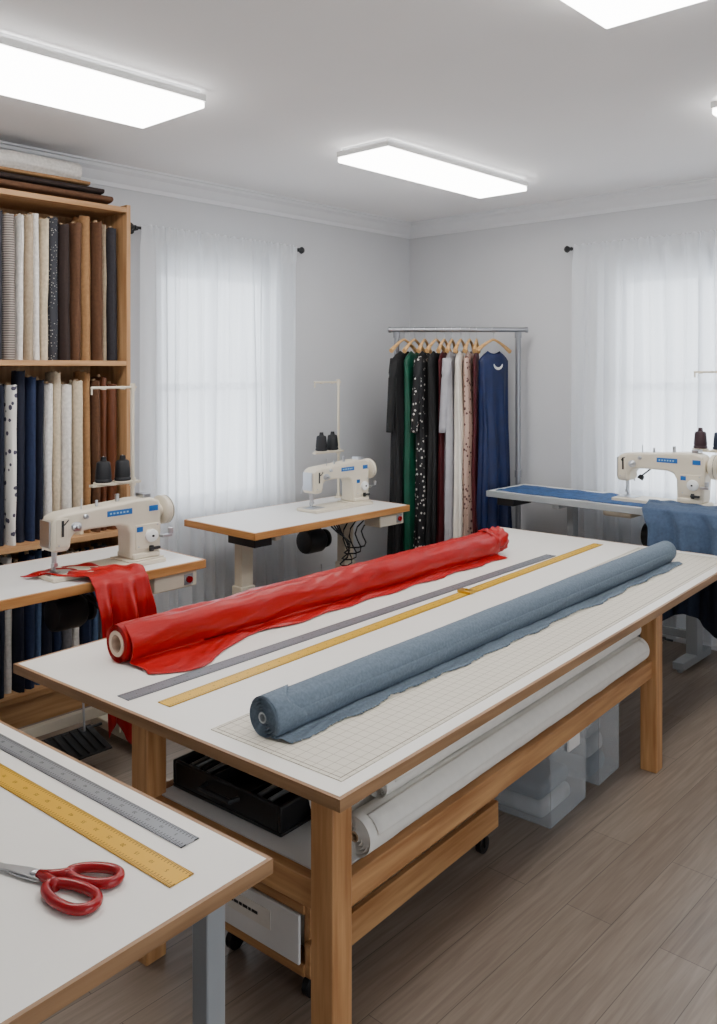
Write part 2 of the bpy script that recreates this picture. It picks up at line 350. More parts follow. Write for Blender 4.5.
def roll(name,label,cat,loc,rz,L,r,core,mt,coremat=m_card,wr=.002,group=None,seed=0,ext=.03,ends=7,bulge=0,fine=0,step=.03,deep=.0045):
    R=root(name,label,cat,loc,rz,group)
    b=B(); n=72; ny=int(L/step)
    def rad(ph,y):
        e=min(1,y/.05,(L-y)/.05) if L>.2 else 1
        v=r*(1+bulge*nz(y*1.7+seed,2)) + wr*(nz(math.cos(ph)*2.2+y*3,math.sin(ph)*2.2+seed,y*5+seed)*1.6+nz(math.cos(ph)*5,math.sin(ph)*5,y*16+seed)*.8)*max(.15,e)
        if fine: v+=fine*((1-abs(nz(ph*2.2+y*4.5,y*1.6-ph*.7,seed))*2.4)+.5*(1-abs(nz(ph*4-y*7,y*2.5+ph,seed+4))*2.4)-.8)*max(.1,e)
        return v
    rings=[]
    for i in range(ny+1):
        y=L*i/ny
        rings.append([b.bm.verts.new((math.cos(2*pi*j/n)*rad(2*pi*j/n,y),y,r+math.sin(2*pi*j/n)*rad(2*pi*j/n,y))) for j in range(n)])
        for v in rings[-1]: v.co.z=max(v.co.z,.001)
    for i in range(ny): b.bridge(rings[i],rings[i+1])
    for end,base in((0,rings[0]),(L,rings[-1])):
        prev=base; s=1 if end==0 else -1
        for k in range(1,ends*2+1):
            f=k/(ends*2); rr=(r*.985)*(1-f)+core*f
            dy=s*(deep if k%2 else 0.0)+s*.004*nz(k,seed)
            g=[b.bm.verts.new((math.cos(2*pi*j/n)*rr,end+dy,r+math.sin(2*pi*j/n)*rr)) for j in range(n)]
            b.bridge(prev,g); prev=g
    b.done('rolled_fabric',mt,R,angle=50)
    b=B(); pr=[]
    for (rr,y) in((core*.98,-ext),(core*.98,L+ext),(core*.68,L+ext),(core*.68,-ext)):
        pr.append([b.bm.verts.new((math.cos(2*pi*j/28)*rr,y,r+math.sin(2*pi*j/28)*rr)) for j in range(28)])
    for k in range(4): b.bridge(pr[k],pr[(k+1)%4])
    b.done('cardboard_core',coremat,R)
    return R
m_cc=mat('cream_core',srgb(208,182,162),.8)
rr_=.066; rL=2.36
red=roll('fabric_roll','bright red satin fabric roll loosely wrapped on a cardboard tube','fabric roll',TW(-1.235,.235,ZT+.0015),math.radians(.7),rL,rr_,.046,m_red,m_cc,wr=.003,seed=3,ext=.003,ends=3,bulge=.05,fine=.0045,step=.012,deep=.006)
def flapfn(r,L,Wf,seed,amp,a0=80,a1=-15,gap=.006,puff=.022,ragged=0):
    def fn(i,j):
        y=.01+(L-.02)*i
        Wd=Wf(i)
        y2=y+.03*nz(i*9,j*2+seed)*j
        if j<.45:
            t=j/.45; a=math.radians(a0+(a1-a0)*t)
            rad=r*1.03+gap+puff*(.4*nz(i*10,j*4,seed)+.45*(.5-abs(nz(i*16+j*2,j*7+i*6,seed))*1.6))+(puff*t*t)
            return Vector((math.cos(a)*rad,y2,max(.006,r+math.sin(a)*rad)))
        t=(j-.45)/.55
        rad=r*1.03+gap+puff
        x0=math.cos(math.radians(a1))*rad; z0=max(.006,r+math.sin(math.radians(a1))*rad)
        x=x0+(Wd-x0)*t**1.1
        if ragged and t>.85: x+=ragged*nz(i*400,t*3)*(t-.85)/.15
        env=math.sin(pi*min(1,t*.92))
        z=z0*(1-t)**3.2+.0025+amp*max(0,nz(i*18,t*1.6+seed,seed)+.1)*env+amp*.5*(.5-abs(nz(i*26+t*3,t*2,seed)))*env
        return Vector((x,y2,max(z,.002)))
    return fn
b=B(); b.grid(flapfn(rr_,rL,lambda i:.135+.115*math.exp(-((i-.07)/.08)**2)+.03*nz(i*7,1)-.01*i+.012*math.sin(i*45)+.006*nz(i*50,3),2.2,.014,a0=70,a1=-40,gap=.004,puff=.012),320,34)
b.done('loose_flap',m_red,red,angle=180,solid=.0008)
def crump(i,j):
    ph=2*pi*j; y=rL-.05+.13*i
    r0=(.072+.014*nz(math.cos(ph)*3+i*3,math.sin(ph)*3,i*4))*(1-.15*i+.1*math.sin(i*9))
    return Vector((math.cos(ph)*r0+.02*i,y,max(.004,rr_+.012*i+math.sin(ph)*r0)))
b=B(); g=b.grid(crump,18,48,closev=True); b.face(g[-1]); b.done('gathered_end',m_red,red,angle=180)
bl=roll('fabric_roll','slate blue chambray fabric roll with frayed loose edge','fabric roll',TW(-.393,.125,ZT+.0035),math.radians(1.5),2.93,.054,.016,m_den,m_greycore,wr=.001,seed=9,ext=.001,ends=4,deep=.012)
b=B(); b.grid(flapfn(.054,2.9,lambda i:.098+.024*nz(i*8,4)+.006*math.sin(i*70)+.01*nz(i*60,9),5.5,.014,a0=12,a1=-62,gap=.0015,puff=.006,ragged=.012),520,26)
b.done('loose_flap',m_den,bl,angle=180,solid=.001)
b=B(); b.grid(lambda i,j:Vector((math.cos(-1.0+3.6*i)*(.0575+.0015*j),.004+j*(.09+.03*math.sin(i*9)),.054+math.sin(-1.0+3.6*i)*(.0575+.0015*j))),60,8); b.done('loose_wrap',m_den,bl,angle=180,solid=.001)
def ruler(label,loc,rz,L,w,mt,num=True,clip=False,nummat=None,size=.009):
    R=root('ruler',label,'ruler',loc,rz)
    b=B(); b.b2((0,-w/2,.0),(L,w/2,.0025)); b.done('blade',mt,R,bevel=.0005)
    b=B(); k=1
    while k*.05<L-.01:
        text_into(b,str(k*5),size,k*.05,-.001,.0028); k+=1
    b.done('printed_numbers',nummat or m_num,R)
    b=B(); b.lathe([(.003,0),(.003,.0032),(.0055,.0032),(.0055,0)],(L-.012,0,0),(0,0,1),n=16,cap=False); b.done('hang_hole',m_dark,R)
    if clip:
        b=B(); b.box((L*.545,0,.009),(.045,w+.012,.013)); b.cyl((L*.545,0,.015),(L*.545,0,.022),.008,n=12); b.done('brass_slider',m_brass,R,bevel=.002)
    return R
m_brass=mat('brass',srgb(200,160,60),.3,.9,var=.05)
m_num=mat('ruler_ink',srgb(30,28,28),.6); m_numy=mat('ruler_ink_brown',srgb(70,46,8),.6)
m_rg=ruler_mat('ruler_grey',srgb(120,122,128),srgb(66,68,72),.03,.38,.3)
m_ry=ruler_mat('ruler_yellow',srgb(216,168,6),srgb(120,84,10),.03,.38,.1)
ruler('long grey metal ruler lying on the cutting table',TW(-.94,.05,ZT+.0006),AR+pi/2-math.radians(2.0),2.75,.06,m_rg)
ruler('long yellow metre ruler with brass slider on the cutting table',TW(-.80,.10,ZT+.0006),AR+pi/2-math.radians(.6),3.15,.06,m_ry,clip=True,nummat=m_numy)
m_mat=stripes('gridded_mat',srgb(216,209,194),srgb(158,148,132),per=.034,width=.05,axis=0,axis2=1,rough=.6)
m_matl=mat('mat_border_ink',srgb(128,118,104),.6)
b=B(); b.b2((-.548,.07,0),(-.055,3.3,.0025)); o=b.done('cutting_mat',m_mat,None,bevel=.0006,loc=TW(0,0,ZT+.0003),rz=AR)
tag(o,'long cream cutting mat printed with a fine square grid','cutting mat')
mt_=o
b=B(); q0=[(-.536,.082),(-.067,.082),(-.067,3.288),(-.536,3.288)]; q1=[(-.533,.085),(-.07,.085),(-.07,3.285),(-.533,3.285)]
b.bridge([b.bm.verts.new((x,y,.0027)) for x,y in q0],[b.bm.verts.new((x,y,.0027)) for x,y in q1]); b.done('border_line',m_matl,mt_)
# ------------------------------------------------------------------ under table
for i,(x,y0,L,r,z) in enumerate(((-.112,.19,1.98,.054,.499),(-.245,.24,1.93,.078,.499),(-.125,.3,1.85,.038,.609),(-.40,.8,1.34,.072,.499),(-.56,.8,1.31,.072,.499))):
    R=roll('fabric_roll','white cotton fabric roll stored on the table\'s lower shelf','fabric roll',TW(x,y0,z),AR,L,r,.014,m_wht,m_card,wr=.0015,seed=20+i,ext=.002,group='white rolls under the cutting table',ends=4,deep=.014)
    if i in(0,2):
        b=B(); b.grid(lambda a,c:Vector((math.cos(math.radians(70-60*c))*(r+.003+.004*c),.03+(L-.06)*a,max(.002,r+math.sin(math.radians(70-60*c))*(r+.003+.004*c)))),60,10); b.done('loose_flap',m_wht,R,angle=180,solid=.001)
cs=root('tool_case','open black plastic tool case on the lower shelf','case',TW(-.56,.33,.4995),AR)
b=B(); b.b2((-.235,-.2,0),(.235,.2,.012))
for a in((( -.235,-.2,.012),(-.222,.2,.085)),((.222,-.2,.012),(.235,.2,.085)),((-.222,-.2,.012),(.222,-.187,.085)),((-.222,.187,.012),(.222,.2,.085))): b.b2(*a)
b.done('tray',m_black,cs,bevel=.005)
bxo('divider',(-.1,-.186,.012),(-.094,.186,.06),m_dark,cs); bxo('divider',(.06,-.186,.012),(.066,.186,.06),m_dark,cs); bxo('divider',(-.094,0,.012),(.06,.006,.055),m_dark,cs)
b=B(); b.box((0,.245,.08),(.47,.012,.13),rx=math.radians(-30)); b.done('open_lid',m_black,cs,bevel=.004)
b=B(); b.tube([(-.07,-.205,.06),(-.065,-.235,.06),(.065,-.235,.06),(.07,-.205,.06)],.008); b.done('handle',m_dark,cs)
for k in range(11):
    b=B(); x=[-.205,-.18,-.155,-.13,-.075,-.045,-.015,.015,.042,.095,.14][k]; y1=.13 if k<4 or k>8 else .16; y0=-.15 if k<4 or k>8 else .02
    b.cyl((x,y0,.055),(x+.006,y1,.07),.008,n=10); b.cyl((x+.006,y1,.07),(x+.0065,y1+.02,.071),.008,.002,n=10)
    o=b.done('marking_pen',[m_steel,m_greym,m_dark][k%3],None,loc=TW(-.56,.33,.4995),rz=AR)
    tag(o,'slim marking pen lying in the open black case','pen','pens in the tool case')
ct=root('storage_cart','low pine storage cart on black casters with white panel','cart',TW(-.48,.72,0),AR)
for x in(-.19,.19):
    bxo('side_slat',(x-.01,-.52,.09),(x+.01,.52,.185),W[1],ct,.002); bxo('side_slat',(x-.01,-.52,.205),(x+.01,.52,.29),W[1],ct,.002)
bxo('base_board',(-.18,-.52,.09),(.18,.52,.105),W[1],ct)
bxo('end_board',(-.18,-.525,.09),(.18,-.507,.125),W[0],ct,.002); bxo('end_board',(-.18,-.525,.265),(.18,-.507,.29),W[0],ct,.002); bxo('end_board',(-.18,.507,.1),(.18,.525,.29),W[0],ct,.002)
for x in(-.17,.17):
    for y in(-.49,.49): B().b2((x-.0095,y-.012,.1),(x+.0095,y+.012,.288)).done('post',W[2],ct,bevel=.001)
B().b2((-.17,-.535,.125),(.17,-.526,.264)).done('front_panel',m_white,ct,bevel=.002)
b=B(); b.b2((-.12,-.5375,.18),(.06,-.5355,.235),0)
for k,(a,w_) in enumerate(((-.105,.01),(-.092,.018),(-.07,.012),(-.054,.02),(-.03,.01),(-.016,.024))): b.b2((a,-.539,.205),(a+w_,-.5376,.213),1)
b.done('paper_label',[m_wht,m_dark],ct)
for x in(-.16,.16):
    for y in(-.47,.47):
        b=B(); b.cyl((x-.011,y,.033),(x+.011,y,.033),.032,n=20); b.b2((x-.02,y-.016,.066),(x+.02,y+.016,.088)); b.b2((x-.018,y-.01,.025),(x-.013,y+.01,.07)); b.b2((x+.013,y-.01,.025),(x+.018,y+.01,.07)); b.done('caster',m_black,ct,bevel=.001)
for k in range(3):
    b=B(); y0=-.46+k*.31
    b.b2((-.155,y0,.106),(.155,y0+.29,.235-.02*k)); o=b.done('folded_fabric',m_wht,None,bevel=.025,seg=4,loc=TW(-.48,.72,0),rz=AR)
    tag(o,'folded stack of white fabric inside the low cart','folded fabric','folded fabric in the cart')
m_clear=mat('clear_plastic',srgb(222,228,232),.15,alpha=.25,var=.02)
m_lid=mat('bin_lid',srgb(226,232,236),.3,alpha=.85,var=.02)
m_cont=mat('grey_stored_cloth',srgb(176,178,182),.85,var=.2,scale=10)
for k,(y0,y1,hh) in enumerate(((1.48,1.83,.34),(1.93,2.18,.4))):
    R=root('storage_bin','clear plastic storage bin with lid under the table','storage bin',TW(-.38,(y0+y1)/2,0),AR,'plastic bins under the table')
    hx,hy=.2,(y1-y0)/2
    b=B(); 
    def bx(sx,sy,z0,z1,t=.004):
        b.b2((-sx,-sy,z0),(sx,sy,z0+t)); b.b2((-sx,-sy,z0),(-sx+t,sy,z1)); b.b2((sx-t,-sy,z0),(sx,sy,z1)); b.b2((-sx,-sy,z0),(sx,-sy+t,z1)); b.b2((-sx,sy-t,z0),(sx,sy,z1))
    bx(hx-.015,hy-.015,0.001,hh-.03); b.b2((-hx,-hy,hh-.045),(hx,-hy+.014,hh-.032)); b.b2((hx-.014,-hy,hh-.045),(hx,hy,hh-.032))
    b.done('body',m_clear,R,bevel=.003)
    b=B(); b.b2((-hx-.005,-hy-.005,hh-.03),(hx+.005,hy+.005,hh-.018)); b.b2((-hx+.03,-hy+.03,hh-.018),(hx-.03,hy-.03,hh)); b.done('lid',m_lid,R,bevel=.005)
    b=B(); b.b2((hx,-.05,hh-.07),(hx+.01,.05,hh-.02)); b.done('latch',m_white,R,bevel=.002)
    for q in range(2 if k==0 else 3):
        z0=.006+q*hh*.2
        b=B(); b.b2((-hx+.05,-hy+.04,z0),(hx-.06-.01*q,hy-.05,z0+hh*.19)); o=b.done('folded_fabric',[m_cont,m_den,m_cont][(q+k)%3],None,bevel=.025,seg=4,loc=TW(-.38,(y0+y1)/2,0),rz=AR)
        tag(o,['pale','blue','pale'][(q+k)%3]+' folded fabric packed inside a clear bin','folded fabric','folded fabric in the bins')
# ------------------------------------------------------------------ near table
nt_=root('work_table','white-topped work table with brown edging and grey metal legs','table',TW(.049,-.2765,0),AR)
w2,l2=1.6,1.35
B().b2((-w2+.01,-l2+.01,ZT-.03),(-.01,-.01,ZT)).done('tabletop',m_lam,nt_,bevel=.001)
bxo('edge_band',(-w2,-l2,ZT-.032),(-w2+.01,0,ZT-.0005),m_edge[1],nt_); bxo('edge_band',(-.01,-l2,ZT-.032),(0,0,ZT-.0005),m_edge[1],nt_)
bxo('edge_band',(-w2+.01,-.01,ZT-.032),(-.01,0,ZT-.0005),m_edge[0],nt_); bxo('edge_band',(-w2+.01,-l2,ZT-.032),(-.01,-l2+.01,ZT-.0005),m_edge[0],nt_)
for x in(-.09,-w2+.09):
    for y in(-.1,-l2+.1):
        b=B(); b.box((x,y,.365),(.05,.05,.725)); b.box((x,y,.01),(.07,.07,.02)); b.done('leg',m_greym,nt_,bevel=.004)
for y in(-.1,-l2+.1): B().box((-w2/2,y,.70),(w2-.23,.03,.05)).done('frame_rail',m_greym,nt_)
ruler('grey metal ruler with black graduations on the work table',TW(-.13,-.352,ZT+.0006),AR+pi-0.0,1.2,.05,ruler_mat('ruler_steel',srgb(146,148,152),srgb(30,32,36),.025,.35,.4),size=.012)
ruler('yellow ruler with fine graduations lying on the work table',TW(-.035,-.452,ZT+.0006),AR+pi,1.2,.062,ruler_mat('ruler_gold',srgb(220,168,34),srgb(84,54,6),.031,.35,.15),size=.013,nummat=m_numy)
sc=root('scissors','large fabric scissors with red plastic handles on the table','scissors',(-1.665,.845,ZT+.001),math.radians(21.8))
for s in(1,-1):
    z=.004 if s>0 else .0075
    b=B(); b.extr([(-.165,s*.001-.001),(-.12,-s*.012),(-.03,-s*.018),(.01,-s*.014),(.035,s*.004),(.03,s*.014),(-.01,s*.012),(-.06,s*.004)],2,z,z+.003); b.done('blade',m_steel,sc,bevel=.0008,rz=math.radians(-5*s))
    cx,cy=.112,s*.036; ax,ay=(.054,.026) if s>0 else (.064,.030)
    pth=[]
    for k in range(36):
        t=2*pi*k/36; q=Vector((ax*math.copysign(abs(math.cos(t))**.85,math.cos(t)),ay*math.sin(t)*(1+.22*math.cos(t)),0)); q.rotate(Matrix.Rotation(math.radians(10*s),3,'Z')); pth.append((cx+q.x,cy+q.y,.012))
    b=B(); b.tube(pth,.0105,n=12,closed=True,flat=1.0)
    b.tube([(.005,s*.0,.0105),(.03,s*.006,.0105),(.05,s*.014,.0115),(.066,s*.022,.012)],lambda t:.0095+.003*t,n=12)
    b.done('handle',m_redp,sc,angle=180)
B().lathe([(.008,0),(.008,.004),(.005,.006),(.001,.0065)],(-.008,0,.0095),(0,0,1)).done('pivot_screw',m_steel,sc)
# ------------------------------------------------------------------ fabric shelf
sx0,sx1,sy0,sy1=X0+.02,-4.15,1.05,2.65
sh=root('fabric_shelf','tall oak shelving unit filled with upright fabric bolts','shelf',((sx0+sx1)/2,(sy0+sy1)/2,0))
hx,hy=(sx1-sx0)/2,(sy1-sy0)/2
for y in(-hy+.0125,hy-.0125): B().box((0,y,1.35),(2*hx,.025,2.7)).done('side_panel',m_oak[2],sh,bevel=.001)
for z in(.16,.91,1.84,2.685): B().b2((-hx+.01,-hy+.026,z-.028),(hx,hy-.026,z)).done('shelf_board',m_oak[1],sh,bevel=.001)
B().b2((-hx,-hy+.026,.02),(-hx+.009,hy-.026,2.66)).done('back_panel',m_oak[2],sh)
B().b2((hx-.03,-hy+.026,.0),(hx-.012,hy-.026,.13)).done('plinth',m_oak[1],sh)
pal={'dg':srgb(46,44,50),'wh':srgb(224,220,214),'be':srgb(172,154,130),'cr':srgb(206,190,164),'db':srgb(44,30,26),'br':srgb(92,60,38),'tn':srgb(156,116,76),'nv':srgb(12,18,38),'nb':srgb(24,38,70),'lb':srgb(72,94,128),'gy':srgb(112,112,118),'pk':srgb(196,170,160)}
bm_={k:mat('bolt_'+k,v,.85,var=.14,scale=60,bump=.2,bscale=500) for k,v in pal.items()}
bm_['st']=stripes('bolt_striped',srgb(150,140,132),srgb(78,70,68),per=.012,width=.4,axis=2)
bm_['fl']=spots('bolt_floral',srgb(222,218,212),srgb(70,66,84),26,.3)
bm_['dt']=spots('bolt_dotted',srgb(40,42,50),srgb(150,146,140),70,.22)
bm_['lt']=mat('bolt_leather',srgb(100,54,28),.5,var=.25,scale=8,bump=.3,bscale=60)
names={'dg':'charcoal','wh':'white','be':'beige','cr':'cream','db':'dark brown','br':'brown','tn':'tan','nv':'navy','nb':'blue','lb':'light blue','gy':'grey','pk':'dusty pink','st':'grey striped','fl':'white floral','dt':'dark dotted','lt':'brown leather-like'}
def bolt(key,y,z,w,h,row,dep=.15):
    R=root('fabric_bolt','upright bolt of %s fabric on a shelf'%names[key],'fabric bolt',(sx1-.03-dep/2-random.uniform(0,.05),y,z+.0005),0,row)
    b=B(); n=28; se=random.random()*50; lean=random.uniform(-.008,.008)
    def fn(i,j):
        ph=2*pi*j; c,s=math.cos(ph),math.sin(ph)
        q=.85
        x=math.copysign(abs(c)**q,c)*dep/2; yy=math.copysign(abs(s)**q,s)*w/2
        f=1+.1*nz(c*2+se,s*2,i*4); hh=h*i
        if i>=1: hh+=.014*nz(c*2,s*2,se)
        return Vector((x*f,yy*f+lean*i,hh))
    g=b.grid(fn,14,n,closev=True); b.face(g[0][::-1])
    prev=g[-1]
    for k in range(1,5):
        rg=[b.bm.verts.new((v.co.x*(1-k*.19),lean+(v.co.y-lean)*(1-k*.19),h-(.006 if k%2 else 0))) for v in g[-1]]
        b.bridge(prev,rg); prev=rg
    b.face(prev)
    b.done('wrapped_fabric',bm_[key],R,angle=50)
    b=B(); b.lathe([(.011,h-.004),(.011,h+.012),(.008,h+.012),(.008,h-.004)],(0,lean,0),(0,0,1),n=14,cap=False); b.done('tube_core',m_card,R)
def row(keys,z,h0,ws,label):
    y=sy1-.035
    for k,key in enumerate(keys):
        w=ws[k%len(ws)]
        if y-w<sy0+.03: break
        bolt(key,y-w/2,z,w-.008,h0*(1+random.uniform(-.07,.02)),label,dep=random.uniform(.09,.16)); y-=w
row(['dg','be','br','tn','br','db','dt','cr','wh','be','wh','st','dg','be','dg','cr','br','wh','dg','st','cr','wh'],1.84,.77,[.055,.042,.05,.065,.06,.066,.066,.045,.05,.045,.04,.07],'fabric bolts on the top shelf')
row(['lt','lt','br','tn','cr','wh','cr','wh','nv','nb','nv','fl','nv','dg','nv','dg','nb','nv','wh','nv','cr'],.91,.86,[.066,.05,.042,.052,.055,.062,.048,.05,.045,.05,.062,.055,.05,.06],'fabric bolts on the middle shelf')
row(['wh','gy','lb','nb','wh','gy','nb','nv','lb','nb','nv','wh','nv','nb','nv','gy','lb','nb','nv','nb','wh','nv'],.16,.68,[.05,.055,.06,.045,.06],'fabric bolts on the bottom shelf')
for i,(z0,hh,y1,k) in enumerate(((2.701,.04,2.55,'br'),(2.7425,.034,2.5,'db'),(2.778,.026,2.42,'tn'))):
    b=B(); 
    def ff(a,c,z0=z0,hh=hh,y1=y1,i=i):
        ph=2*pi*c; cc,ss=math.cos(ph),math.sin(ph)
        return Vector((-4.32+math.copysign(abs(cc)**.4,cc)*(.16-.008*i),1.15+(y1-1.15)*a+.012*nz(a*4,c*6,i),z0+hh/2+math.copysign(abs(ss)**.6,ss)*hh/2*(1+.12*nz(a*5,ph,i)*(1 if ss>0 else 0))))
    g=b.grid(ff,30,32,closev=True); b.face(g[0][::-1]); b.face(g[-1])
    o=b.done('folded_fabric',bm_[k],None,angle=60); tag(o,names[k]+' folded fabric length lying on top of the shelving unit','folded fabric','folded fabric on top of the shelf')
roll('fabric_roll','white fabric roll lying on folded brown fabric above the shelves','fabric roll',(-4.28,1.2,2.8055),0,1.2,.052,.016,bm_['wh'],m_card,wr=.004,seed=42,ext=.0,ends=5)
# ------------------------------------------------------------------ sewing machine
def machine(label,loc,rz,scale=1.0,kz=1.0):
    R=root('sewing_machine',label,'sewing machine',loc,rz,'industrial sewing machines')
    R.scale=(scale,scale,scale*kz)
    def D(b,n,m,**k): return b.done(n,m,R,**k)
    b=B(); b.b2((-.28,-.09,0),(.25,.09,.022)); b.b2((.07,-.075,.022),(.25,.075,.03)); D(b,'bed',m_cream,bevel=.004)
    b=B(); b.b2((-.27,-.045,.0222),(-.16,.045,.026)); D(b,'needle_plate',m_steel,bevel=.001)
    pr=[(.095,.028),(.235,.028),(.245,.05),(.25,.16),(.25,.285),(.24,.312),(.2,.328),(.12,.330),(.05,.322),(-.15,.309),(-.215,.304),(-.248,.290),(-.262,.262),(-.265,.145),(-.255,.128),(-.195,.128),(-.185,.145),(-.18,.19),(-.162,.208),(-.1,.214),(.04,.212),(.075,.198),(.092,.165)]
    b=B(); b.extr(pr,1,-.054,.054); D(b,'arm',m_cream,bevel=.015,seg=4,angle=30)
    D(B().b2((.1,-.066,.03),(.235,.066,.058)),'base_skirt',m_cream,bevel=.006)
    D(B().b2((.115,-.059,.075),(.235,-.053,.2)),'side_cover',m_cream,bevel=.003); D(B().b2((-.25,-.058,.15),(-.2,-.053,.285)),'side_cover',m_cream,bevel=.003)
    b=B(); b.lathe([(.02,0),(.034,.004),(.034,.02),(.066,.022),(.074,.028),(.074,.046),(.07,.05),(.074,.054),(.066,.062),(.045,.056),(.034,.064),(.026,.076),(.004,.078)],(.25,0,.25),(1,0,0),n=36); D(b,'hand_wheel',m_cream)
    b=B(); b.cyl((.3,0,.25),(.302,0,.25),.0755,n=36,cap=False); D(b,'wheel_groove',m_dark)
    b=B(); b.b2((-.271,-.04,.15),(-.2645,.04,.275)); D(b,'face_plate',m_steel,bevel=.002)
    b=B(); b.cyl((-.225,0,.05),(-.225,0,.135),.006,n=10); b.cyl((-.225,0,.026),(-.225,0,.05),.0018,n=8); b.box((-.225,0,.06),(.016,.016,.016)); D(b,'needle_bar',m_steel)
    b=B(); b.cyl((-.225,.018,.035),(-.225,.018,.135),.006,n=10); b.box((-.225,.005,.031),(.02,.045,.006)); b.box((-.225,-.02,.034),(.02,.012,.003),rx=.5); b.box((-.225,.016,.05),(.012,.016,.02)); D(b,'presser_foot',m_steel)
    b=B(); b.tube([(-.225,.058,.17),(-.225,.085,.165),(-.225,.1,.13),(-.225,.103,.11)],.004); D(b,'lifter_lever',m_steel)
    b=B(); b.lathe([(.02,0),(.022,.004),(.015,.008),(.022,.012),(.02,.016),(.009,.02),(.009,.036),(.003,.038)],(-.165,-.054,.24),(0,-1,0),n=20); D(b,'tension_dial',m_steel)
    b=B(); b.lathe([(.01,0),(.012,.003),(.008,.007),(.01,.012),(.003,.014)],(-.12,-.054,.28),(0,-1,0),n=16); D(b,'thread_tension_knob',m_steel)
    b=B(); b.b2((-.228,-.0605,.2),(-.218,-.0575,.275)); b.tube([(-.223,-.06,.25),(-.223,-.078,.262),(-.215,-.082,.275),(-.205,-.07,.278)],.003); D(b,'take_up_lever',m_dark)
    b=B(); b.lathe([(.03,0),(.033,.004),(.031,.014),(.021,.018),(.002,.019)],(.19,-.059,.14),(0,-1,0),n=24); D(b,'stitch_dial',m_white)
    b=B(); b.lathe([(.006,0),(.006,.004),(.001,.0045)],(.19,-.078,.14),(0,-1,0),n=12); D(b,'dial_pin',m_dark)
    b=B(); b.box((.205,-.07,.075),(.05,.014,.014)); b.box((.19,-.066,.075),(.018,.012,.03)); D(b,'reverse_lever',m_dark,bevel=.002)
    b=B(); b.b2((-.02,-.0562,.262),(.1,-.0542,.290),0)
    for q in range(6): b.b2((-.008+q*.016,-.0566,.272),(.001+q*.016,-.0563,.280),1)
    D(b,'blue_badge',[m_blue,mat('badge_ink',srgb(150,190,220),.5)])
    b=B(); b.b2((.185,-.0562,.262),(.23,-.0542,.290)); D(b,'blue_plate',m_blue)
    b=B(); b.b2((.12,-.0612,.165),(.15,-.0592,.19)); D(b,'small_label',m_blue)
    for sx_,sz_ in((.13,.09),(.13,.19),(.225,.19),(-.24,.16)):
        D(B().cyl((sx_,-.0585,sz_),(sx_,-.0605,sz_),.004,n=10),'cover_screw',m_steel)
    D(B().b2((.17,-.03,.328),(.21,.03,.348)),'oil_cap',m_steel,bevel=.002); D(B().cyl((-.12,-.02,.30),(-.12,-.02,.36),.003,n=8),'thread_guide',m_steel); D(B().cyl((-.05,-.02,.31),(-.05,-.02,.345),.006,n=8),'thread_guide',m_steel); D(B().cyl((.06,.0,.32),(.06,0,.36),.009,n=10),'thread_guide',m_steel)
    b=B(); b.cyl((.275,-.085,.14),(.275,-.085,.17),.012,n=14); b.box((.26,-.07,.13),(.05,.03,.012)); D(b,'bobbin_winder',m_steel,bevel=.001)
    b=B(); b.tube([(.0,.06,.25),(-.03,.1,.27),(-.12,.1,.2),(-.17,.075,.15)],.005); b.lathe([(.012,0),(.018,.01),(.02,.03),(.002,.03)],(-.165,.078,.155),(-.4,-.3,-.8),n=16); D(b,'work_lamp',m_dark)
    return R
def stand(loc,rz,spools,label,side=-1):
    R=root('thread_stand',label,'thread stand',loc,rz,'sewing thread stands')
    b=B(); b.cyl((0,0,.0),(0,0,.84),.009,n=12); b.lathe([(.03,0),(.03,.006),(.014,.01),(.014,.03)],(0,0,0),(0,0,1),n=18); b.done('pole',m_cream,R)
    b=B(); b.box((side*.1,0,.33),(.28,.035,.012)); b.cyl((0,0,.31),(0,0,.35),.016,n=14)
    for s in spools: b.cyl((side*s,0,.336),(side*s,0,.343),.05,n=22)
    b.done('spool_tray',m_cream,R,bevel=.001)
    for s in spools: B().cyl((side*s,0,.341),(side*s,0,.475),.003,n=8).done('spool_pin',m_steel,R)
    b=B(); b.cyl((.02,0,.82),(side*.24,0,.82),.007,n=10); b.cyl((0,0,.80),(0,0,.84),.013,n=12)
    for s in spools: b.tube([(side*s+.012*math.cos(t*.7),.012*math.sin(t*.7),.812) for t in range(10)],.0025,n=6)
    b.tube([(side*.235,0,.82),(side*.235,0,.785)],.005); b.done('guide_arm',m_cream,R)
    return R
def spool(loc,key,lab):
    b=B(); b.lathe([(.038,0),(.042,.004),(.042,.012),(.038,.018),(.04,.03),(.034,.098),(.028,.104),(.016,.107),(.013,.128),(.004,.128)],(0,0,0),(0,0,1),n=24)
    o=b.done('thread_cone',key,None,loc=loc); tag(o,lab,'thread cone','thread cones on stands')
m_thr=[mat('thread_black',srgb(14,16,22),.6,stretch=(1,1,60),var=.3),mat('thread_navy',srgb(14,24,48),.6,stretch=(1,1,60),var=.3),mat('thread_maroon',srgb(44,16,26),.6,stretch=(1,1,60),var=.3)]
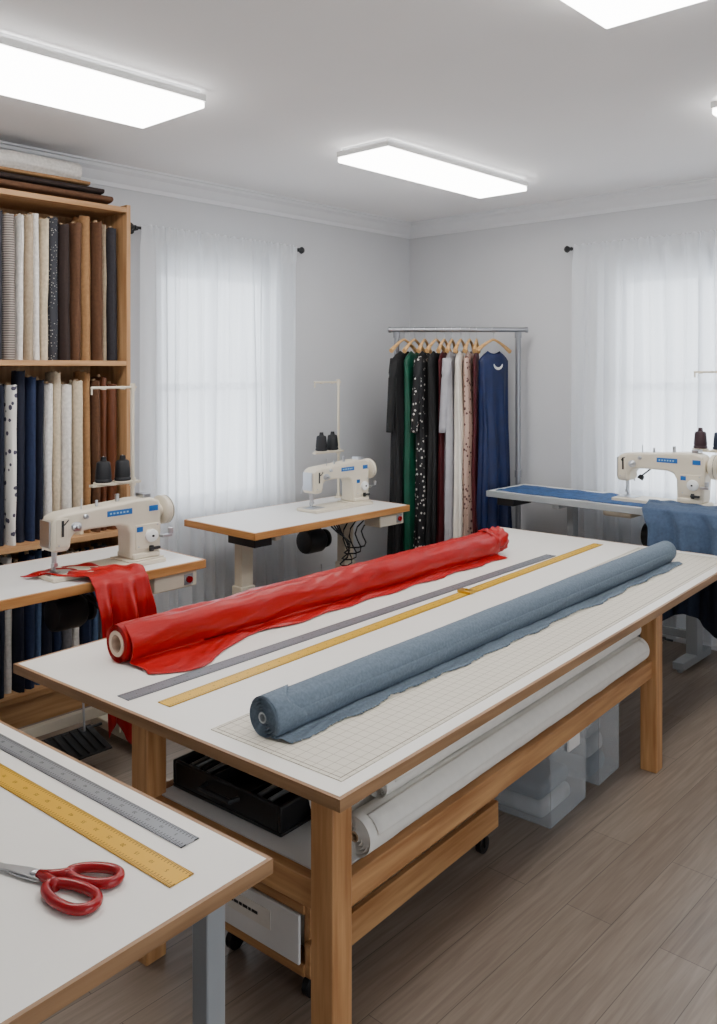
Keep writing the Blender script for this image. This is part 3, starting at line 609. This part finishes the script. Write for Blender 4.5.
def stable(label,loc,rz,L,D,Hh,edge=m_oedge,legm=m_greym,motor=.1,legs=None,lw=.05):
    R=root('sewing_table',label,'sewing table',loc,rz,'industrial sewing tables')
    hl,hd=L/2,D/2; e=.014
    B().b2((-hl+e,-hd+e,Hh-.035),(hl-e,hd-e,Hh)).done('tabletop',m_lamg,R,bevel=.001)
    bxo('edge_band',(-hl,-hd,Hh-.042),(hl,-hd+e,Hh-.0006),edge[0],R,.003); bxo('edge_band',(-hl,hd-e,Hh-.042),(hl,hd,Hh-.0006),edge[0],R,.003)
    bxo('edge_band',(-hl,-hd+e,Hh-.042),(-hl+e,hd-e,Hh-.0006),edge[1],R,.003); bxo('edge_band',(hl-e,-hd+e,Hh-.042),(hl,hd-e,Hh-.0006),edge[1],R,.003)
    lx=legs or (-hl+.22,hl-.25)
    for x in lx:
        b=B(); b.box((x,.03,.27),(lw+.02,.09,.44)); b.box((x,.03,.6),(lw,.07,Hh*2-1.28)); b.box((x,.0,Hh-.06),(.05,D-.1,.035)); b.box((x,0,.045),(.07,D-.06,.045))
        for y in(-hd+.06,hd-.06): b.cyl((x-.012,y,.026),(x+.012,y,.026),.026,n=16)
        b.done('leg_frame',legm,R,bevel=.005)
    B().box((sum(lx)/2,.06,.16),(lx[1]-lx[0]-lw,.03,.05)).done('cross_bar',legm,R,bevel=.003)
    b=B(); b.box((motor,-.08,.1),(.3,.2,.008),rx=.25)
    for q in range(7): b.box((motor-.12+q*.04,-.08,.107),(.008,.18,.008),rx=.25)
    b.cyl((motor-.2,.0,.12),(motor+.2,.0,.12),.007,n=8); b.done('foot_treadle',m_dark,R,bevel=.001)
    b=B(); b.cyl((motor+.1,-.02,.12),(motor+.12,.05,.5),.005,n=8); b.done('treadle_rod',m_steel,R)
    b=B(); b.lathe([(.05,0),(.075,.01),(.08,.03),(.08,.14),(.07,.16),(.04,.17),(.04,.19),(.06,.192),(.06,.21),(.01,.212)],(motor-.02,.08,Hh-.22),(1,0,0),n=28); b.box((motor+.06,.08,Hh-.1),(.1,.08,.12)); b.done('motor',m_dark,R,bevel=.002)
    b=B(); b.b2((motor-.22,-.1,Hh-.1),(motor-.02,.1,Hh-.043)); b.done('oil_pan',m_cream,R,bevel=.015)
    b=B(); b.b2((hl-.28,-hd+.02,Hh-.12),(hl-.04,-hd+.16,Hh-.043)); b.done('control_box',m_cream,R,bevel=.006)
    b=B(); b.box((hl-.09,-hd+.019,Hh-.082),(.05,.006,.05)); b.done('switch_plate',m_greym,R,bevel=.001)
    b=B(); b.cyl((hl-.09,-hd+.017,Hh-.082),(hl-.09,-hd+.004,Hh-.082),.016,n=18); b.done('stop_button',m_redp,R)
    for q in range(4):
        b=B(); x1=hl-.2-.03*q; x2=motor+.05+.06*q
        b.tube([(x1+(x2-x1)*t/14,-hd+.17+.04*q+.05*math.sin(t),Hh-.1-.16*math.sin(pi*t/14)*(1+.3*q)) for t in range(15)],.005,n=6)
        b.done('power_cable',m_dark,R)
    b=B(); b.b2((-hl+.05,-hd+.06,Hh-.1),(-hl+.18,-hd+.3,Hh-.043)); b.done('drawer',m_dark,R,bevel=.004)
    return R
R90=pi/2
stable('white sewing table with honey wood edge, red fabric on it',(-3.645,1.87,0),R90,1.36,.61,.88,legm=m_cream,lw=.07)
machine('cream industrial sewing machine with blue badge stitching red fabric',(-3.535,2.12,.8805),R90,1.08,.86)
stand((-3.88,2.49,.8805),R90,(.06,.17),'cream metal thread stand with two black cones of thread')
for s in(.06,.17): spool((-3.88,2.49-s,.8805+.3435),m_thr[0],'black cone of sewing thread on a thread stand')
stable('white sewing table with honey wood edge before a curtained window',(-3.99,3.81,0),R90,1.36,.66,.88,legm=m_cream,lw=.09)
machine('cream industrial sewing machine on a bare white table',(-3.95,4.09,.8805),R90,1.02,.9)
stand((-4.24,4.4,.8805),R90,(.06,.17),'cream metal thread stand with dark cones beside the window')
for s in(.06,.17): spool((-4.24,4.4-s,.8805+.3435),m_thr[0],'black cone of sewing thread on a thread stand')
H3=.955
stable('pale grey sewing table along the back wall under blue fabric',(-2.46,5.21,0),0,1.82,.49,H3,edge=[m_greym]*3,motor=.1,legs=(-.4,.42))
machine('cream industrial sewing machine stitching dark blue denim',(-2.22,5.22,H3+.0005),0,1.08,.93)
stand((-1.86,5.39,H3+.0005),0,(.08,.2),'cream metal thread stand with navy and maroon cones')
spool((-1.94,5.39,H3+.344),m_thr[1],'navy cone of sewing thread on a thread stand'); spool((-2.06,5.39,H3+.344),m_thr[2],'maroon cone of sewing thread on a thread stand')
def drape(name,label,mt,pts_fn,nu,nv,cat='fabric',solid=.003):
    b=B(); b.grid(pts_fn,nu,nv); o=b.done(name,mt,None,angle=180,solid=solid); tag(o,label,cat); return o
def redfn(i,j):
    fx=-3.335; ym=1.93+.27*i
    if j<.35:
        t=j/.35; x=-3.62+(fx+3.62-.005)*t; y0=1.76+.30*i; y=y0*(1-t)+ym*t
        zz=.889+.018*max(0,nz(i*5,t*4,2)+.2)+.006*abs(math.sin(i*9+t*3))+.012*t
        return Vector((x+.02*nz(i*4,t*2),y,zz))
    t=(j-.35)/.65
    e=1-.3*max(0,t-.3)
    y=ym+(2.04-ym)*(1-e)+.012*nz(t*3,i*2,8)
    fold=.024*math.sin(i*13+t*1.2)+.012*math.sin(i*29+2+t*2)
    x=fx+.022+min(1,t*5)*.02+.03*t+(fold+.03)*min(1,t*4)
    if t<.04: x=fx+.5*t
    z=.902-t*.66*(1-.09*math.sin(i*9))
    return Vector((x,y,z))
drape('draped_fabric','crumpled bright red fabric under the needle hanging off the table',m_red,redfn,90,110)
def mk_den(a0,a1,c0,c1,drop,lift,out,yb,sd):
    def f(i,j):
        fy=4.965; a=a0+(a1-a0)*i; c=c0+(c1-c0)*i
        if j<.3:
            t=j/.3; y=yb+(fy-yb+.004)*t; x=a*(1-t)+(.5*a+.5*c)*t
            z=H3+lift+.012*max(0,nz(i*5+sd,t*3,4)+.25)+.005*abs(math.sin(i*9+t*2+sd))
            return Vector((x,y,z))
        t=(j-.3)/.7; x=.5*a+.5*c+(.5*c-.5*a)*min(1,t*3)+.015*nz(t*2,i*2,1+sd)
        fold=.017*math.sin(i*15+t+sd)+.008*math.sin(i*31+1)
        y=fy-.012-out-(fold+.026)*min(1,t*4)
        if t<.04: y=fy-.01-(out+.01)*t*20
        z=H3+lift+.006-t*drop*(1+.09*math.sin(i*5+1+sd))
        return Vector((x,y,z))
    return f
drape('draped_fabric','dark navy cloth hanging off the grey sewing table edge',m_dend2,mk_den(-2.2,-1.75,-2.1,-1.72,.64,.004,.004,5.0,2),80,90)
drape('draped_fabric','folded grey-blue denim draped over the sewing table edge',m_dend,mk_den(-2.28,-1.78,-2.16,-1.7,.33,.026,.062,5.14,0),80,90)
def bfn(i,j):
    x=-3.31+1.1*i+.02*nz(j*3,1); y=4.992+.37*j+.012*nz(i*6,j)
    return Vector((x,y,H3+.0035+.012*max(0,nz(i*9+j*2,j*3,3))*min(1,(1-i)*4)))
drape('fabric_length','flat length of blue printed cotton lying on the sewing table',m_bluef,bfn,70,24,solid=.002)
# ------------------------------------------------------------------ garment rack
RC=(-3.735,5.125); RA=math.radians(42.9)
gr=root('garment_rack','chrome garment rack on wheels full of hanging clothes','garment rack',(RC[0],RC[1],0),RA)
b=B(); zb=2.08
b.cyl((-.48,0,zb),(.5,0,zb),.018,n=16)
for x in(-.48,.5): b.lathe([(.018,0),(.022,.002),(.022,.02),(.006,.026)],(x,0,zb),(math.copysign(1,x),0,0),n=14)
b.done('top_bar',m_chrome,gr)
for x in(-.44,.45):
    b=B(); b.cyl((x,0,.09),(x,0,zb-.017),.02,n=14); b.cyl((x,0,1.0),(x,0,1.05),.026,n=14); b.cyl((x,0,zb-.06),(x,0,zb-.016),.026,n=14); b.done('post',m_chrome,gr)
    b=B(); b.cyl((x,-.2,.09),(x,.13,.09),.015,n=14); b.done('foot_bar',m_chrome,gr)
    for y in(-.18,.11):
        b=B(); b.cyl((x-.01,y,.028),(x+.01,y,.028),.028,n=18); b.cyl((x,y,.05),(x,y,.085),.006,n=8); b.box((x,y,.055),(.03,.02,.01)); b.done('wheel',m_dark,gr)
b=B(); b.cyl((-.43,0,.13),(.43,0,.13),.01,n=12); b.done('lower_bar',m_chrome,gr)
m_hang=wood('hanger_wood',srgb(190,142,84),srgb(222,180,122),0)
def hanger(loc,rz):
    R=root('clothes_hanger','pale wooden clothes hanger with metal hook on the rack','hanger',loc,rz,'wooden clothes hangers')
    b=B(); b.tube([(.0,0,-.08),(0,0,-.03)]+[(.022*math.sin(a),0,-.022*math.cos(a)) for a in [0.2,.6,1.1,1.6,2.1,2.6,3.1,3.6,4.1,4.6]],.003,n=6); b.done('hook',m_steel,R)
    b=B(); b.tube([(-.2+.4*t/20,0,-.158+.086*(1-abs(t/10-1)**1.35)) for t in range(21)],lambda t:.0085+.008*abs(2*t-1)**2,n=10,flat=1.1); b.done('shoulder_bar',m_hang,R)
def garment(name,label,mt,loc,rz,length,sw=.2,hem=.22,th=.035,hth=.055,nf=7,sleeves=True,waist=.8,seed=0):
    R=root(name,label,'clothing',loc,rz)
    def prof(t):
        if t<.06: a=t/.06; return .07+(sw-.07)*a**.9, th*(.5+.5*a), -.155-.065*a
        a=(t-.06)/.94
        wst=sw*waist
        w= sw*(1-a/.35)+wst*a/.35 if a<.35 else wst+(hem-wst)*((a-.35)/.65)**.8
        return w, th+(hth-th)*a, -.22-(length-.085)*a
    def fn(i,j):
        w,d,z=prof(i); ph=2*pi*j; c,s=math.cos(ph),math.sin(ph)
        f=1+(.16+.36*i)*math.sin(nf*ph+seed+2.2*nz(i*2,seed))*min(1,i*3)
        x=math.copysign(abs(c)**.8,c)*w*(1+.1*math.sin(nf*ph)*i); y=math.copysign(abs(s)**.7,s)*d*f+.016*nz(i*2.5,seed)*i
        if i==0: z+=-.02*abs(s)
        return Vector((x,y,z+.014*math.sin(ph*2+seed)*(i**6)))
    b=B(); b.grid(fn,46,120,closev=True); b.done('body',mt,R,angle=180)
    if sleeves:
        for s in(-1,1):
            b=B(); pth=[(s*(sw-.02+.02*min(1,t/3)),.002*t,-.215-.035*t) for t in range(16)]
            b.tube(pth,lambda t:.034-.006*t,n=16,flat=.9); b.done('sleeve',mt,R,angle=180)
    return R
g_black=mat('garment_black',srgb(10,10,12),.75,var=.15); g_green=mat('garment_green',srgb(0,70,50),.5,var=.15)
g_fl=spots('garment_black_floral',srgb(12,12,16),srgb(200,194,188),30,.24); g_dr=mat('garment_dark_red',srgb(76,8,18),.6,var=.15)
g_gr=mat('garment_silver',srgb(170,168,174),.6,var=.1); g_wh=mat('garment_ivory',srgb(230,222,210),.65,var=.06)
g_br=spots('garment_blush_floral',srgb(190,160,146),srgb(84,44,46),30,.28); g_bl=mat('garment_royal_navy',srgb(4,26,72),.5,var=.2)
def RK(x,y=0,z=zb): return (RC[0]+x*math.cos(RA)-y*math.sin(RA),RC[1]+x*math.sin(RA)+y*math.cos(RA),z)
gl=[(-.385,-27,'coat','long plain black coat on a wooden hanger',g_black,1.58,.045,.055,True,.2),
(-.31,-24,'dress','emerald green satin dress hanging on the rack',g_green,1.46,.03,.042,False,.18),
(-.235,-19,'dress','black dress with white floral print hanging on the rack',g_fl,1.54,.034,.05,True,.2),
(-.15,-21,'dress','plain black evening dress hanging on the rack',g_black,1.5,.032,.046,False,.2),
(-.092,-17,'dress','dark burgundy red dress hanging on the rack',g_dr,1.44,.018,.026,False,.18),
(-.036,-18,'dress','silver grey dress hanging on the rack',g_gr,1.5,.026,.038,True,.18),
(.03,-15,'dress','ivory white gown hanging on the rack',g_wh,1.52,.028,.042,False,.2),
(.095,-17,'dress','blush dress with dark floral print hanging on the rack',g_br,1.42,.026,.036,False,.18),
(.145,-14,'dress','burgundy dress squeezed beside the blue gown',g_dr,1.4,.012,.018,False,.18)]
for k,(x,da,nm,lab,mt,L,th,hth,sl,hem) in enumerate(gl):
    garment(nm,lab,mt,RK(x),RA+pi/2+math.radians(da),L,.19,hem,th,hth,6+k%4,sl,.85,seed=k*2.1)
    hanger(RK(x),RA+pi/2+math.radians(da-4+3*(k%3)))
gw=garment('dress','long royal navy blue gown with a pale crescent neckline',g_bl,RK(.27),RA+pi/2-math.radians(46),1.5,.165,.185,.034,.05,9,False,.92,seed=5)
for sy in(-.042,.042):
    b=B(); b.tube([(.05*math.cos(a),sy,-.25-.035*math.sin(a)) for a in [pi*t/12 for t in range(13)]],lambda t:.002+.008*math.sin(pi*t),n=8); b.done('neckline_trim',m_white,gw)
hanger(RK(.27),RA+pi/2-math.radians(46))
# ------------------------------------------------------------------ world + camera
w=bpy.data.worlds.new('world'); bpy.context.scene.world=w; w.use_nodes=True
bg=w.node_tree.nodes['Background']; bg.inputs[0].default_value=(.88,.94,1,1); bg.inputs[1].default_value=5.5
cam=bpy.data.cameras.new('camera'); co=bpy.data.objects.new('camera',cam); C.objects.link(co)
co.location=(0,0,1.8); co.rotation_euler=(pi/2,0,math.radians(42.6))
cam.sensor_width=36; cam.lens=860/1024*36; cam.shift_y=-144/1024; cam.clip_start=.05
bpy.context.scene.camera=co
